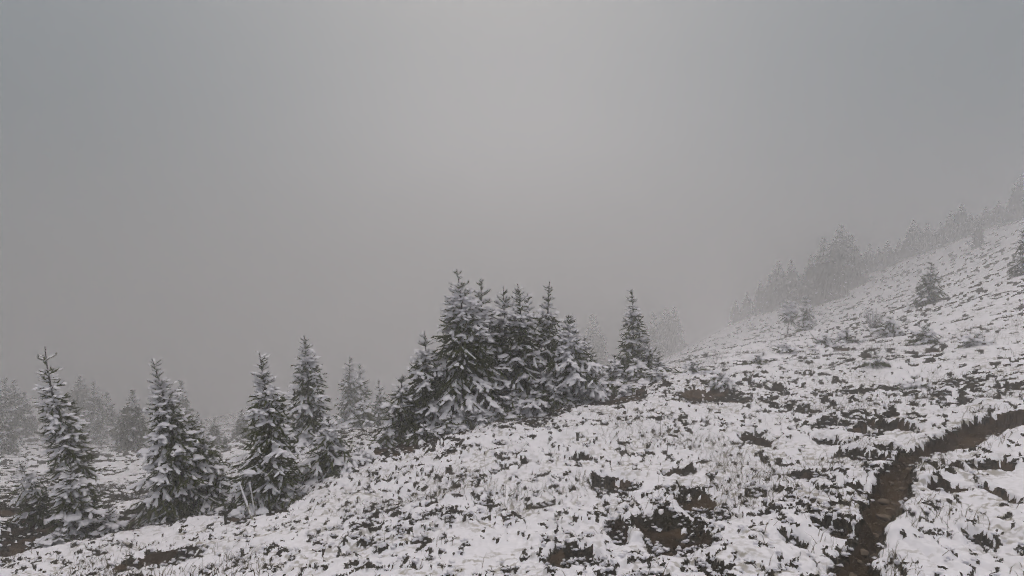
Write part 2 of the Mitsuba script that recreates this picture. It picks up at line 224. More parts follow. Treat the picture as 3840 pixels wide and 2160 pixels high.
def cover(x, y):
    """(bare: above 0 where no snow lies; path: metres inside the trodden path, negative outside)."""
    r = np.hypot(x, y)
    jag = (N2(x, y, 0.34, 11, 3) - 0.5) * 1.5 + (N2(x, y, 0.09, 12, 2) - 0.5) * 0.45
    bare = np.full(x.shape, -9.0)
    for cx, cy, rx, ry in PATCHES:
        near = (np.abs(x - cx) < 2.2 * rx + 0.1) & (np.abs(y - cy) < 2.2 * ry + 0.1)
        q = 1 - np.hypot((x[near] - cx) / rx, (y[near] - cy) / ry)
        bare[near] = np.maximum(bare[near], q)
    for cx, cy, rr in TREE_XY:
        k = 0.62 * rr
        near = (np.abs(x - cx) < 2 * k) & (np.abs(y - cy) < 2 * k)
        bare[near] = np.maximum(bare[near], 0.9 * (1 - np.hypot(x[near] - cx, y[near] - cy) / k))
    bare = bare + jag * 0.5 + 0.06
    inside = np.full(x.shape, -9.0)
    near = (r < 9) & (x > 1) & (y > 0)
    pts = shapely.points(x[near] + 0.13 * (N2(x[near], y[near], 0.16, 21) - 0.5), y[near] + 0.13 * (N2(x[near], y[near], 0.15, 22) - 0.5))
    shapely.prepare(PATH)
    dist = shapely.distance(shapely.boundary(PATH), pts)
    inside[near] = np.where(shapely.contains(PATH, pts), dist, -dist)
    return bare, inside

def lumps(x, y):
    """Heath plants under the snow: (height, band: 1 on the steep dark flanks, 0 elsewhere)."""
    wx = x + 0.10 * (N2(x, y, 0.3, 31) - 0.5)
    wy = y + 0.10 * (N2(x, y, 0.3, 32) - 0.5)
    clutter = 0.25 + 0.75 * sstep(0.28, 0.68, N2(x, y, 1.1, 33, 3))
    r = np.hypot(x, y)
    n0 = N2(wx, wy, 0.55, 34, 2); n1 = N2(wx, wy * 0.85, 0.15, 35, 2); n2 = N2(wx, wy * 0.9, 0.062, 36, 2)
    fade = 1 - 0.75 * sstep(9, 15, r)
    k1 = 0.35 + 0.65 * clutter
    h = 0.05 * sstep(0.36, 0.64, n0) * (0.5 + 0.5 * fade) + 0.044 * k1 * fade * sstep(0.43, 0.57, n1) + 0.022 * k1 * fade * sstep(0.42, 0.58, n2) + 0.014 * (N2(x, y, 0.045, 37) - 0.5)
    keep = N2(x, y, 0.16, 38, 2)
    w = 0.023 + 0.027 * clutter
    w = np.where(r > 12, w * 0.5, w)
    band = ((np.abs(n1 - 0.5) < 0.82 * w) & (keep > 0.50 - 0.18 * clutter)) | ((np.abs(n2 - 0.49) < 0.95 * w) & (keep < 0.47 + 0.12 * clutter) & (n1 > 0.44))
    return h, band, clutter

def surface(x, y):
    """(height, kind) of the ground skin; kind 0 snow, 1 dark heath, 2 brown soil, 3 path."""
    z = broad(x, y)
    r = np.hypot(x, y)
    swell = 0.16 * (N2(x, y, 1.3, 41, 2) - 0.5) + 0.35 * sstep(6, 20, r) * (N2(x, y, 4.5, 42, 2) - 0.5)
    bare, inside = cover(x, y)
    h, band, clutter = lumps(x, y)
    veg = 1 - sstep(0.0, 0.35, bare)
    on_path = sstep(-0.05, 0.09, inside)
    h = h * (0.35 + 0.65 * veg) * (1 - on_path)
    rough = 0.022 * (N2(x, y, 0.12, 43, 3) - 0.5)
    snow = 0.035 * (1 - sstep(-0.25, 0.02, bare)) * (1 - on_path)
    z = z + swell + h + snow + rough * (1 - veg) - 0.05 * sstep(0.0, 0.5, bare) * (1 - on_path) - on_path * (0.075 - 0.03 * sstep(0.0, 0.25, inside)) + on_path * 2.2 * rough
    kind = np.where(band, 1, 0)
    speck = N2(x, y, 0.13, 45, 2)
    mott = 0.5 * clutter + 0.5 * N2(x, y, 4.0, 48, 3)
    kind = np.where((r > 14) & (speck + 0.35 * (mott - 0.5) < 0.50), 0, kind)
    kind = np.where((r > 9) & (speck + 0.40 * (mott - 0.5) > 0.635 - 0.06 * sstep(12, 30, r) - 0.06 * sstep(9, 13, r) * sstep(1.0, 5.0, -x - 0.15 * y + 1.5)), 1, kind)
    fleck = N2(x, y, 0.075, 46, 2)
    kind = np.where(bare > 0.05, np.where(fleck > 0.70, 0, np.where(N2(x, y, 0.25, 47, 2) > 0.5, 2, 1)), kind)
    kind = np.where((bare > -0.12) & (bare <= 0.05) & (fleck < 0.52), 1, kind)
    kind = np.where(inside > -0.02, np.where(inside < 0.012, 1, 3), kind)
    return z, kind

def ground_z(x, y):
    x, y = np.atleast_1d(np.asarray(x, float)), np.atleast_1d(np.asarray(y, float))
    return surface(x, y)[0]

QUALITY = 1.0
def build_ground():
    az = np.concatenate([np.radians(np.linspace(-47, 47, int(840 * QUALITY))), np.radians(np.linspace(47, 66, 44))[1:], np.radians(np.linspace(66, 294, 60))[1:-1], np.radians(np.linspace(294, 313, 44))[:-1]])
    rows = [0.3]
    while rows[-1] < 395:
        r = rows[-1]
        rows.append(r * (1 + (0.035 if r < 2.4 else (0.0046 if r < 7 else 0.0056 if r < 12 else 0.0070 if r < 26 else 0.014 if r < 120 else 0.05) / QUALITY)))
    rows = np.array(rows)
    R, A = np.meshgrid(rows, az, indexing='ij')
    jr = np.random.default_rng(3)
    R = R * (1 + 0.32 * jr.uniform(-1, 1, R.shape) * np.gradient(np.log(rows))[:, None])
    A = A + 0.32 * jr.uniform(-1, 1, A.shape) * np.gradient(az)[None]
    X, Y = R * np.sin(A), R * np.cos(A)
    Z, K = surface(X, Y)
    K = np.where((R < 2.2) | (np.abs((A + np.pi) % (2 * np.pi) - np.pi) > np.radians(66)), 0, K)    # too coarse there to show single plants
    nr, na = R.shape
    i, j = np.meshgrid(np.arange(nr - 1), np.arange(na), indexing='ij')
    j2 = (j + 1) % na
    a, b, c, d = i * na + j, i * na + j2, (i + 1) * na + j2, (i + 1) * na + j
    V = np.stack([X, Y, Z], -1).reshape(-1, 3)
    V = np.vstack([V, [[0, 0, Z[0].mean()]]])
    quads = np.stack([a, d, c, b], -1).reshape(-1, 4)
    k = K.ravel()[quads]
    kq = np.where((k == 3).sum(1) >= 2, 3, np.where((k == 0).sum(1) >= 2, 0, np.where((k == 2).sum(1) >= (k == 1).sum(1), 2, 1)))
    n = np.zeros_like(V)
    tri = np.vstack([quads[:, [0, 1, 2]], quads[:, [0, 2, 3]], np.stack([np.full(na, len(V) - 1), np.arange(na), (np.arange(na) + 1) % na], -1)[:, [0, 2, 1]]])
    fn = np.cross(V[tri[:, 1]] - V[tri[:, 0]], V[tri[:, 2]] - V[tri[:, 0]])
    for q in range(3): np.add.at(n, tri[:, q], fn)
    n /= np.linalg.norm(n, axis=1, keepdims=True) + 1e-20
    kt = np.concatenate([kq, kq, np.zeros(na, int)])
    for code, key, mat in ((0, 'snow_cover', 'm_thin_snow'), (1, 'heath_ground', 'm_heath'), (2, 'bare_soil', 'm_soil'), (3, 'path', 'm_soil')):
        f = tri[kt == code]
        used, inv = np.unique(f, return_inverse=True)
        path = meshkit.write_ply((V[used], inv.reshape(-1, 3)), False, normals=n[used])
        scene[key] = {'type': 'ply', 'filename': path, 'face_normals': False, 'bsdf': {'type': 'ref', 'id': mat}}
        labels[key] = {'kind': 'structure'}
    # centres of the dark flanks, for leaves and blades
    c = V[quads].mean(1)
    return c, kq, n[quads[:, 0]]

cells, cell_kind, cell_n = build_ground()
labels['snow_cover'].update(label='thin fresh snow lying over the heath on the slope', category='snow')
labels['heath_ground'].update(label='dark dwarf heath showing between the snow on the slope', category='ground')
labels['bare_soil'].update(label='brown bare soil patches free of snow', category='soil')
labels['path'].update(label='trodden brown earth path without snow at the lower right', category='path')

# ------------------------------------------------------------------ spruce shoots
def unit(v): return v / (np.linalg.norm(v, axis=-1, keepdims=True) + 1e-12)

_TRI_CACHE = {}
def grid_tris(rings, cols, closed, n, stride, base=0):
    key = (rings, cols, closed, stride, base)
    if key not in _TRI_CACHE:
        t = []
        for i in range(rings - 1):
            for j in range(cols if closed else cols - 1):
                a, b = i * cols + j, i * cols + (j + 1) % cols
                t += [(a, b, b + cols), (a, b + cols, a + cols)]
        _TRI_CACHE[key] = np.array(t) + base
    return (np.arange(n)[:, None, None] * stride + _TRI_CACHE[key][None]).reshape(-1, 3)

def needle_mesh(P, Q, sag, rad, rng):
    """Needle-clad shoots from P to Q: a ragged tapered body with needles standing off it. Constant vertices per shoot."""
    n = len(P)
    d = unit(Q - P); L = np.linalg.norm(Q - P, axis=1)[:, None]
    side = unit(np.cross(d, [0, 0, 1.0]) + 1e-6); up = np.cross(side, d)
    V = []
    for u, k in ((0.0, 0.55), (0.45, 1.0), (1.0, 0.35)):
        c = P + (Q - P) * u + np.array([0, 0, 1.0]) * (sag[:, None] * 4 * u * (1 - u))
        for a in (0.3, 1.7, 3.4, 4.9):
            k2 = k * rng.uniform(0.7, 1.25, (n, 1))
            V.append(c + side * (np.cos(a) * rad[:, None] * k2) + up * (np.sin(a) * rad[:, None] * k2 * 0.8))
    faces = [grid_tris(3, 4, True, n, 30)]
    base = 12
    for q in range(6):
        u = (q + rng.uniform(0.1, 0.9, (n, 1))) / 6
        c = P + (Q - P) * u + np.array([0, 0, 1.0]) * (sag[:, None] * 4 * u * (1 - u))
        a = rng.uniform(0, 2 * np.pi, (n, 1))
        out = side * np.cos(a) + up * np.sin(a)
        ln = rad[:, None] * rng.uniform(1.5, 2.3, (n, 1))
        w = np.cross(out, d) * 0.0028 + d * 0.004
        V += [c - w, c + w, c + out * ln + d * ln * 0.9]
        faces.append((np.arange(n)[:, None] * 30 + np.array([[base + 3 * q, base + 3 * q + 1, base + 3 * q + 2]])))
    V = np.stack(V, 1).reshape(-1, 3)
    return V, np.vstack(faces), 30

def snow_mesh(P, Q, sag, wid, hei, off, rng):
    """Snow lying on the shoots: lumpy half rounds with drooping edges."""
    n = len(P)
    d = unit(Q - P)
    side = unit(np.cross(d, [0, 0, 1.0]) + 1e-6)
    up = np.array([0, 0, 1.0])[None] * 0.75 + unit(np.cross(side, d)) * 0.25
    V = []
    for u, k in ((0.02, 0.55), (0.3, 0.95), (0.66, 1.05), (1.06, 0.5)):
        c = P + (Q - P) * u + np.array([0, 0, 1.0]) * (sag[:, None] * 4 * u * (1 - u) + off[:, None])
        kk = k * rng.uniform(0.65, 1.35, (n, 1)); jj = rng.uniform(-0.35, 0.35, (n, 1))
        for s, h in ((-1.0, -0.25), (-0.72, 0.55), (0.05, 1.0), (0.72, 0.5), (1.0, -0.25)):
            V.append(c + side * (wid[:, None] * kk * (s + jj)) + up * (hei[:, None] * kk * h * rng.uniform(0.75, 1.25, (n, 1))))
    st = 20
    ends = np.array([(0, 1, 2), (0, 2, 3), (0, 3, 4), (15, 17, 16), (15, 18, 17), (15, 19, 18)])
    bottom = np.array([(0, 4, 9), (0, 9, 5), (5, 9, 14), (5, 14, 10), (10, 14, 19), (10, 19, 15)])
    f = np.vstack([grid_tris(4, 5, False, n, st), (np.arange(n)[:, None, None] * st + np.vstack([ends, bottom])[None]).reshape(-1, 3)])
    return np.stack(V, 1).reshape(-1, 3), f, st

def tube_mesh(pts, rad, sides=6):
    pts = np.asarray(pts, float); rad = np.asarray(rad, float)
    t = unit(np.gradient(pts, axis=0))
    a = unit(np.cross(t, np.where(np.abs(t[:, 2:]) < 0.9, [0, 0, 1.0], [1.0, 0, 0])))
    b = np.cross(t, a)
    ang = np.arange(sides) * 2 * np.pi / sides
    V = (pts[:, None] + rad[:, None, None] * (np.cos(ang)[None, :, None] * a[:, None] + np.sin(ang)[None, :, None] * b[:, None])).reshape(-1, 3)
    f = grid_tris(len(pts), sides, True, 1, len(V))
    cap = np.array([(len(V) - sides, len(V) - sides + k, len(V) - sides + k + 1) for k in range(1, sides - 1)])
    return V, np.vstack([f, cap])

def join(parts):
    V, F, o = [], [], 0
    for v, f in parts:
        V.append(v); F.append(np.asarray(f) + o); o += len(v)
    return np.vstack(V), np.vstack(F)

def put(key, mesh, mat, smooth=False, **info):
    if len(mesh[1]) == 0: return
    scene[key] = mikit.ply((np.asarray(mesh[0]), np.asarray(mesh[1])), mat, smooth)
    if info: labels[key] = info

HABIT = dict(  # whorl spacing, branches per whorl, snow amount, droop, taper power, bare foot fraction, leader fraction, shoot scale, hollow of snow inside
    near=dict(gap=0.13, nb=7, snow=0.80, droop=0.20, pw=0.95, foot=0.02, lead=0.10, core=0.74),
    big=dict(gap=0.13, nb=8, snow=0.72, droop=0.24, pw=0.75, foot=0.03, lead=0.09, core=0.60),
    mid=dict(gap=0.14, nb=7, snow=0.75, droop=0.15, pw=0.85, foot=0.02, lead=0.09, core=0.60),
    dense=dict(gap=0.12, nb=7, snow=0.55, droop=0.22, pw=0.55, foot=0.0, lead=0.05, core=0.7),
    bush=dict(gap=0.105, nb=7, snow=1.0, droop=0.25, pw=0.60, foot=0.0, lead=0.06, core=0.62),
    lean=dict(gap=0.125, nb=6, snow=0.58, droop=0.14, pw=0.50, foot=0.03, lead=0.12, core=0.5),
    oneside=dict(gap=0.12, nb=6, snow=0.7, droop=0.35, pw=0.5, foot=0.15, lead=0.05, core=0.4),
    dark=dict(gap=0.11, nb=7, snow=0.5, droop=0.3, pw=0.8, foot=0.02, lead=0.10, core=0.7),
    tuft=dict(gap=0.09, nb=5, snow=0.7, droop=0.15, pw=0.35, foot=0.45, lead=0.04, core=0.5, fill=0.3),
    shrub=dict(gap=0.07, nb=7, snow=1.15, droop=0.10, pw=0.35, foot=0.0, lead=0.04, core=0.35),
    hazy=dict(gap=0.17, nb=7, snow=0.55, droop=0.24, pw=0.85, foot=0.02, lead=0.07, core=0.7, fill=2.0),
    far=dict(gap=0.17, nb=7, snow=0.07, droop=0.22, pw=0.85, foot=0.02, lead=0.07, core=0.8, fill=3.5),
)

def spruce(H, R, lean, habit, seed, step=0.068, coarse=1.0):
    """Returns (trunk mesh, [bough: (P, Q, sag, rad, snowed, axis points)], crown shoots of the short inner and top branches)."""
    o = HABIT[habit]; rng = np.random.default_rng(seed)
    wob = rng.uniform(-1, 1, (2, 3)) * np.array([0.02, 0.012, 0.006]) * H * (2.2 if habit in ('lean', 'oneside') else 1)
    def axis(t):
        t = np.asarray(t, float)[..., None]
        w = sum(wob[:, k] * np.sin((k + 1) * np.pi * t) for k in range(3))
        bend = np.array(lean) * (np.maximum(t, 0) ** 1.25)
        return np.concatenate([w + bend, t * H], -1)
    tt = np.linspace(-0.03, 1, 22)
    rad = np.maximum(0.006 * coarse, 0.017 * H ** 0.9 * (1 - tt) ** 0.9 + 0.004)
    trunk = tube_mesh(axis(tt), rad, 7)
    sets = []
    def branch(t, az, L, elev, small):
        fr = max(0.0, 1 - t)
        dirh = np.array([np.cos(az), np.sin(az), 0])
        sideh = np.array([-np.sin(az), np.cos(az), 0])
        c = axis(t)
        droop = o['droop'] * (0.35 + 1.5 * fr) * rng.uniform(0.6, 1.35)
        bendy = rng.uniform(-0.15, 0.15)
        def ax(s):
            s = np.asarray(s, float)[..., None]
            return c + dirh * (L * s * math.cos(elev)) + sideh * (L * bendy * s * s) + np.array([0, 0, 1.0]) * (L * (math.sin(elev) * s - droop * s ** 2 + 0.10 * s ** 5))
        Ps, Qs = [], []
        # main axis in pieces, then the side twigs in the bough's plane, with twiglets on the long ones
        k = max(2, int(L / (0.13 * coarse)))
        ss = np.linspace(0.12 if L > 0.25 else 0.0, 1, k + 1)
        pts = ax(ss)
        Ps += list(pts[:-1]); Qs += list(pts[1:])
        main_n = len(Ps)
        s = (0.14 if L > 0.2 else 0.3) + rng.uniform(0, 0.1)
        flip = 1
        st = step * coarse
        while s < 0.97:
            p = ax(s); tang = unit(ax(min(1, s + 0.04)) - ax(s - 0.04))
            lt = (0.62 * L * (1 - s) ** 0.8 * min(1, 0.35 + s * 2.0) + 0.055 * coarse) * rng.uniform(0.7, 1.25)
            lt = min(lt, 0.34 * coarse + 0.1)
            a = math.radians(rng.uniform(42, 66)) * flip
            sd = unit(np.cross(tang, [0, 0, 1.0]))
            hang = rng.uniform(0.15, 0.75) * min(1.0, 0.25 + 1.5 * fr) - (0.30 if t > 0.8 else 0)
            dv = unit(tang * math.cos(a) + sd * math.sin(a) - np.array([0, 0, hang]))
            q = p + dv * lt
            Ps.append(p); Qs.append(q)
            if lt > 0.13 * coarse:
                m = int(lt / (0.078 * coarse))
                for w in range(1, m):
                    u = w / m
                    p2 = p + (q - p) * u
                    l2 = (0.045 * coarse + 0.40 * lt * (1 - u)) * rng.uniform(0.7, 1.2)
                    f2 = 1 if (w % 2) else -1
                    d2 = unit(dv * 0.75 + np.cross(dv, [0, 0, 1.0]) * f2 * rng.uniform(0.5, 0.9) - np.array([0, 0, rng.uniform(0.1, 0.9) * min(1.0, 0.3 + 1.3 * fr)]))
                    Ps.append(p2); Qs.append(p2 + d2 * l2)
            flip = -flip
            s += st / max(L, 0.08) * rng.uniform(0.7, 1.3)
        Ps, Qs = np.array(Ps), np.array(Qs)
        ln = np.linalg.norm(Qs - Ps, axis=1)
        reach = np.linalg.norm((Qs - c)[:, :2], axis=1) / max(R, 1e-3)
        local = np.linalg.norm((Qs - c)[:, :2], axis=1) / max(L, 1e-3)
        heavy = rng.choice([rng.uniform(0.0, 0.35), rng.uniform(0.8, 1.25)], p=[0.42, 0.58]) if t < 0.62 else rng.uniform(0.75, 1.25)
        pr = o['snow'] * heavy * sstep(0.2, o['core'] + 0.1, local) * (1.3 if t > 0.7 else (0.5 if t < 0.55 else 0.9) if small else 1.0)
        got = rng.uniform(0, 1, len(Ps)) < pr
        sets.append(dict(P=Ps, Q=Qs, ln=ln, got=got, main=main_n, small=small, heavy=heavy, t=t, axis=ax, L=L))
    z = o['foot'] * H + 0.03
    first = True
    while z < H * (1 - o['lead']):
        t = z / H
        prof = min(1.0, (1 - t) ** o['pw'] * 1.06) * (0.82 + 0.18 * min(1, t / 0.15)) if habit != 'tuft' else 1 - 2.2 * abs(t - 0.68)
        L0 = max(0.06 * coarse + 0.02 * H, 1.22 * R * prof)
        nb = o['nb'] if t < 0.85 else max(4, o['nb'] - 2)
        a0 = rng.uniform(0, 6.28)
        for b in range(nb):
            if rng.uniform() < 0.10: continue
            az = a0 + b * 2 * np.pi / nb + rng.uniform(-0.3, 0.3)
            L = L0 * rng.uniform(0.68, 1.12) * (1.28 if rng.uniform() < 0.07 else 1)
            L = min(L, 0.47 * (1 - t) * H + 0.03) if t > 0.55 and habit != 'tuft' else L
            if habit == 'oneside': L *= 1.15 if math.cos(az) < 0.2 else 0.35
            el = math.radians(np.interp(t, [0, 0.15, 0.5, 0.8, 1], [-16, -6, 6, 28, 50]) + rng.uniform(-9, 9))
            branch(t + rng.uniform(-0.012, 0.012), az, L, el, L < 0.16 * coarse)
        g = o['gap'] * coarse * (0.7 + 0.5 * (1 - abs(2 * t - 0.9))) * rng.uniform(0.85, 1.15)
        for b in range(7 if t < 0.7 else 2):       # between the whorls
            t2 = (z + g * rng.uniform(0.25, 0.75)) / H
            if t2 < 1 - o['lead']: branch(t2, rng.uniform(0, 6.28), L0 * rng.uniform(0.25, 0.7), math.radians(rng.uniform(-25, 35)), True)
        z += g
    for b in range(5):                          # a few short shoots up the leader
        branch(1 - o['lead'] * rng.uniform(0.35, 0.95), rng.uniform(0, 6.28), H * o['lead'] * rng.uniform(0.25, 0.55), math.radians(rng.uniform(25, 55)), True)
    # short hanging twigs that fill the inside of the crown
    k = int(o.get('fill', 1.0) * 190 * H * max(R, 0.25) / 0.5 / coarse ** 2)
    if k:
        t = o['foot'] + (0.74 - o['foot']) * rng.uniform(0, 1, k) ** 1.25
        pr = np.minimum(1.0, (1 - t) ** o['pw'])
        a = rng.uniform(0, 6.28, k); q = R * pr * np.sqrt(rng.uniform(0.0, 0.62, k))
        P = axis(t) + np.stack([q * np.cos(a), q * np.sin(a), -0.25 * q * (1 - t)], -1)
        d = unit(np.stack([np.cos(a), np.sin(a), rng.uniform(-1.3, 0.4, k)], -1) + rng.normal(0, 0.45, (k, 3)))
        ln = rng.uniform(0.09, 0.19, k) * coarse
        sets.append(dict(P=P, Q=P + d * ln[:, None], ln=ln, got=np.zeros(k, bool), main=0, small=True, heavy=1.0, t=0.5, axis=None, L=0.1))
    return trunk, sets, axis

def shoots(s, rng, coarse=1.0, fat=1.0):
    """(needle mesh, snow mesh) of one branch."""
    n = len(s['P'])
    rad = rng.uniform(0.011, 0.0165, n) * coarse * fat
    rad = np.where(s['got'], rad * 0.8, rad)
    sag = -0.06 * s['ln'] * rng.uniform(0, 1.5, n)
    nm = needle_mesh(s['P'], s['Q'], sag, rad, rng)
    got = s['got']
    if got.sum() == 0: return nm, (np.zeros((0, 3)), np.zeros((0, 3), int))
    m = int(got.sum()); ht = 0.6 + 0.5 * s['heavy']
    steep = np.abs(unit(s['Q'] - s['P'])[got][:, 2])
    wid = rng.uniform(0.017, 0.029, m) * coarse * ht
    hei = rng.uniform(0.015, 0.028, m) * coarse * ht * (1 - 0.5 * steep)
    P, Q, sg = s['P'][got], s['Q'][got], sag[got]
    wid = np.minimum(wid, 0.24 * s['ln'][got] + 0.004); hei = np.minimum(hei, 0.22 * s['ln'][got] + 0.004)
    if s['t'] > 0.86: wid, hei = wid * 0.62, hei * 0.7
    main = np.arange(n)[got] < s['main']
    if s['L'] > 0.22:
        wid = np.where(main, wid * rng.uniform(1.5, 3.0, m), wid); hei = np.where(main, hei * 1.35, hei)
    return nm, snow_mesh(P, Q, sg, wid, hei, rad[got] * 0.55, rng)[:2]

def plant_spruce(key, x, y, H, R, lean, habit, seed, label, group=None, z=None, coarse=1.0):
    rng = np.random.default_rng(seed + 77)
    z0 = (float(ground_z(x, y)[0]) if z is None else z) - 0.02
    trunk, sets, axis = spruce(H, R, (lean, rng.uniform(-0.05, 0.05) * H), habit, seed, coarse=coarse)
    at = np.array([x, y, z0])
    labels[key] = dict(label=label, category='spruce tree')
    if group: labels[key]['group'] = group
    put(key + '__trunk', (trunk[0] + at, trunk[1]), 'm_bark', True)
    small_n, small_s, k = [], [], 0
    for s in sets:
        nm, sm = shoots(s, rng, coarse)
        if s['small'] or s['L'] < 0.13:
            small_n.append(nm[:2]); small_s.append(sm)
            continue
        k += 1
        b = key + '__bough' + ('' if k == 1 else '_%03d' % (k - 1))
        put(b, (nm[0] + at, nm[1]), 'm_needle')
        if len(sm[1]): put(b + '__snow', (sm[0] + at, sm[1]), 'm_snow', True, kind='stuff')
    v, f = join(small_n); put(key + '__crown', (v + at, f), 'm_needle', kind='stuff')
    small_s = [m for m in small_s if len(m[1])]
    if small_s:
        v, f = join(small_s); put(key + '__crown__snow', (v + at, f), 'm_snow', True, kind='stuff')
    return sum(len(s['P']) for s in sets)

total = 0
counts = {}
def numbered(name):
    k = counts.get(name, 0); counts[name] = k + 1
    return name if k == 0 else '%s_%03d' % (name, k)

for i, (x, y, H, lean, R, habit, label) in enumerate(NEAR_TREES):
    if habit == 'twigs': continue
    total += plant_spruce(numbered('spruce_tree'), x, y, H, R, lean, habit, 1000 + i * 13, label, coarse=float(np.interp(y, [9.2, 11, 12, 16, 28], [0.95, 1.15, 1.28, 1.4, 2.0])))

SHRUB_LABELS = [
    'low juniper shrub on the crest, left of the bare-stemmed small tree', 'wide low juniper shrub just below the bare-stemmed small tree', 'low snowy juniper shrub to the right of the small full spruce',
    'low juniper shrub between the small full spruce and the twiggy bush', 'low juniper shrub at the right foot of the twiggy bush', 'low juniper shrub above the long dark soil streak, to its left',
    'low juniper shrub left of the soil streak below the lone spruce', 'low juniper shrub nearest to the central clump, right of its foot', 'low juniper shrub standing over the long dark soil streak',
    'low juniper shrub below the dark-footed spruce on the right slope', 'low juniper shrub near the right edge on the upper slope', 'small juniper shrub alone in the middle of the right slope',
    'small juniper shrub above the bend of the path', 'low juniper shrub at the right foot of the short wide spruce', 'low juniper shrub at the right foot of the tall stakes tree',
    'low juniper shrub between the thin leaning tree and the brown soil patch', 'low juniper shrub in front of the thin leaning tree']
for i, (x, y, H, R) in enumerate(SHRUBS):
    plant_spruce(numbered('juniper_shrub'), x, y, max(0.2, H), R * 1.1, 0.0, 'shrub', 3000 + i * 7, SHRUB_LABELS[i], coarse=1.0 if y < 12 else 1.3)
    labels['juniper_shrub' if i == 0 else 'juniper_shrub_%03d' % i]['category'] = 'shrub'

# ------------------------------------------------------------------ hazy trees: three grown spruces, planted again and again
def far_crown(m):
    v, f = m
    n = unit(np.stack([v[:, 0], v[:, 1], np.full(len(v), 0.45)], -1))     # one soft shading over the whole crown
    return {'type': 'ply', 'filename': meshkit.write_ply((v, f), False, normals=n), 'face_normals': False, 'bsdf': {'type': 'ref', 'id': 'm_far_needle'}}
for g in range(5):
    rng = np.random.default_rng(500 + g)
    trunk, sets, axis = spruce(4.0, (1.15, 0.95, 1.35, 1.2, 1.0)[g], (rng.uniform(-0.1, 0.1), 0.0), 'far' if g < 3 else 'hazy', 900 + g, step=0.06, coarse=2.0)
    nm, sm = [], []
    for s in sets:
        a, b = shoots(s, rng, 2.0, 1.7)
        nm.append(a[:2]); sm.append(b)
    scene['hazy_spruce_kind_%d' % g] = {'type': 'shapegroup', 'trunk': mikit.ply(trunk, 'm_bark', True), 'crown': far_crown(join(nm)) if g < 3 else mikit.ply(join(nm), 'm_needle'),
                                        'crown__snow': mikit.ply(join([m for m in sm if len(m[1])]), 'm_snow', True)}
    print('far proto', len(join(nm)[1]) + len(join([m for m in sm if len(m[1])])[1]))
rng = np.random.default_rng(8)
for i, (x, y, H, label) in enumerate(HAZY_TREES):
    key = numbered('hazy_spruce')
    z = float(broad(np.array([x]), np.array([y]))[0]) - 0.03
    wide = rng.uniform(0.85, 1.2)
    scene[key] = {'type': 'instance', 'group': {'type': 'ref', 'id': 'hazy_spruce_kind_%d' % (i % 3 if y > 60 else 3 + i % 2)},
                  'to_world': T().translate([x, y, z]).rotate([0, 0, 1], float(rng.uniform(0, 360))).scale([H / 4 * wide, H / 4 * wide, H / 4])}
    labels[key] = dict(label=label, category='spruce tree', group='spruces fading into the fog')
    labels[key + '__crown'] = dict(kind='stuff'); labels[key + '__crown__snow'] = dict(kind='stuff')

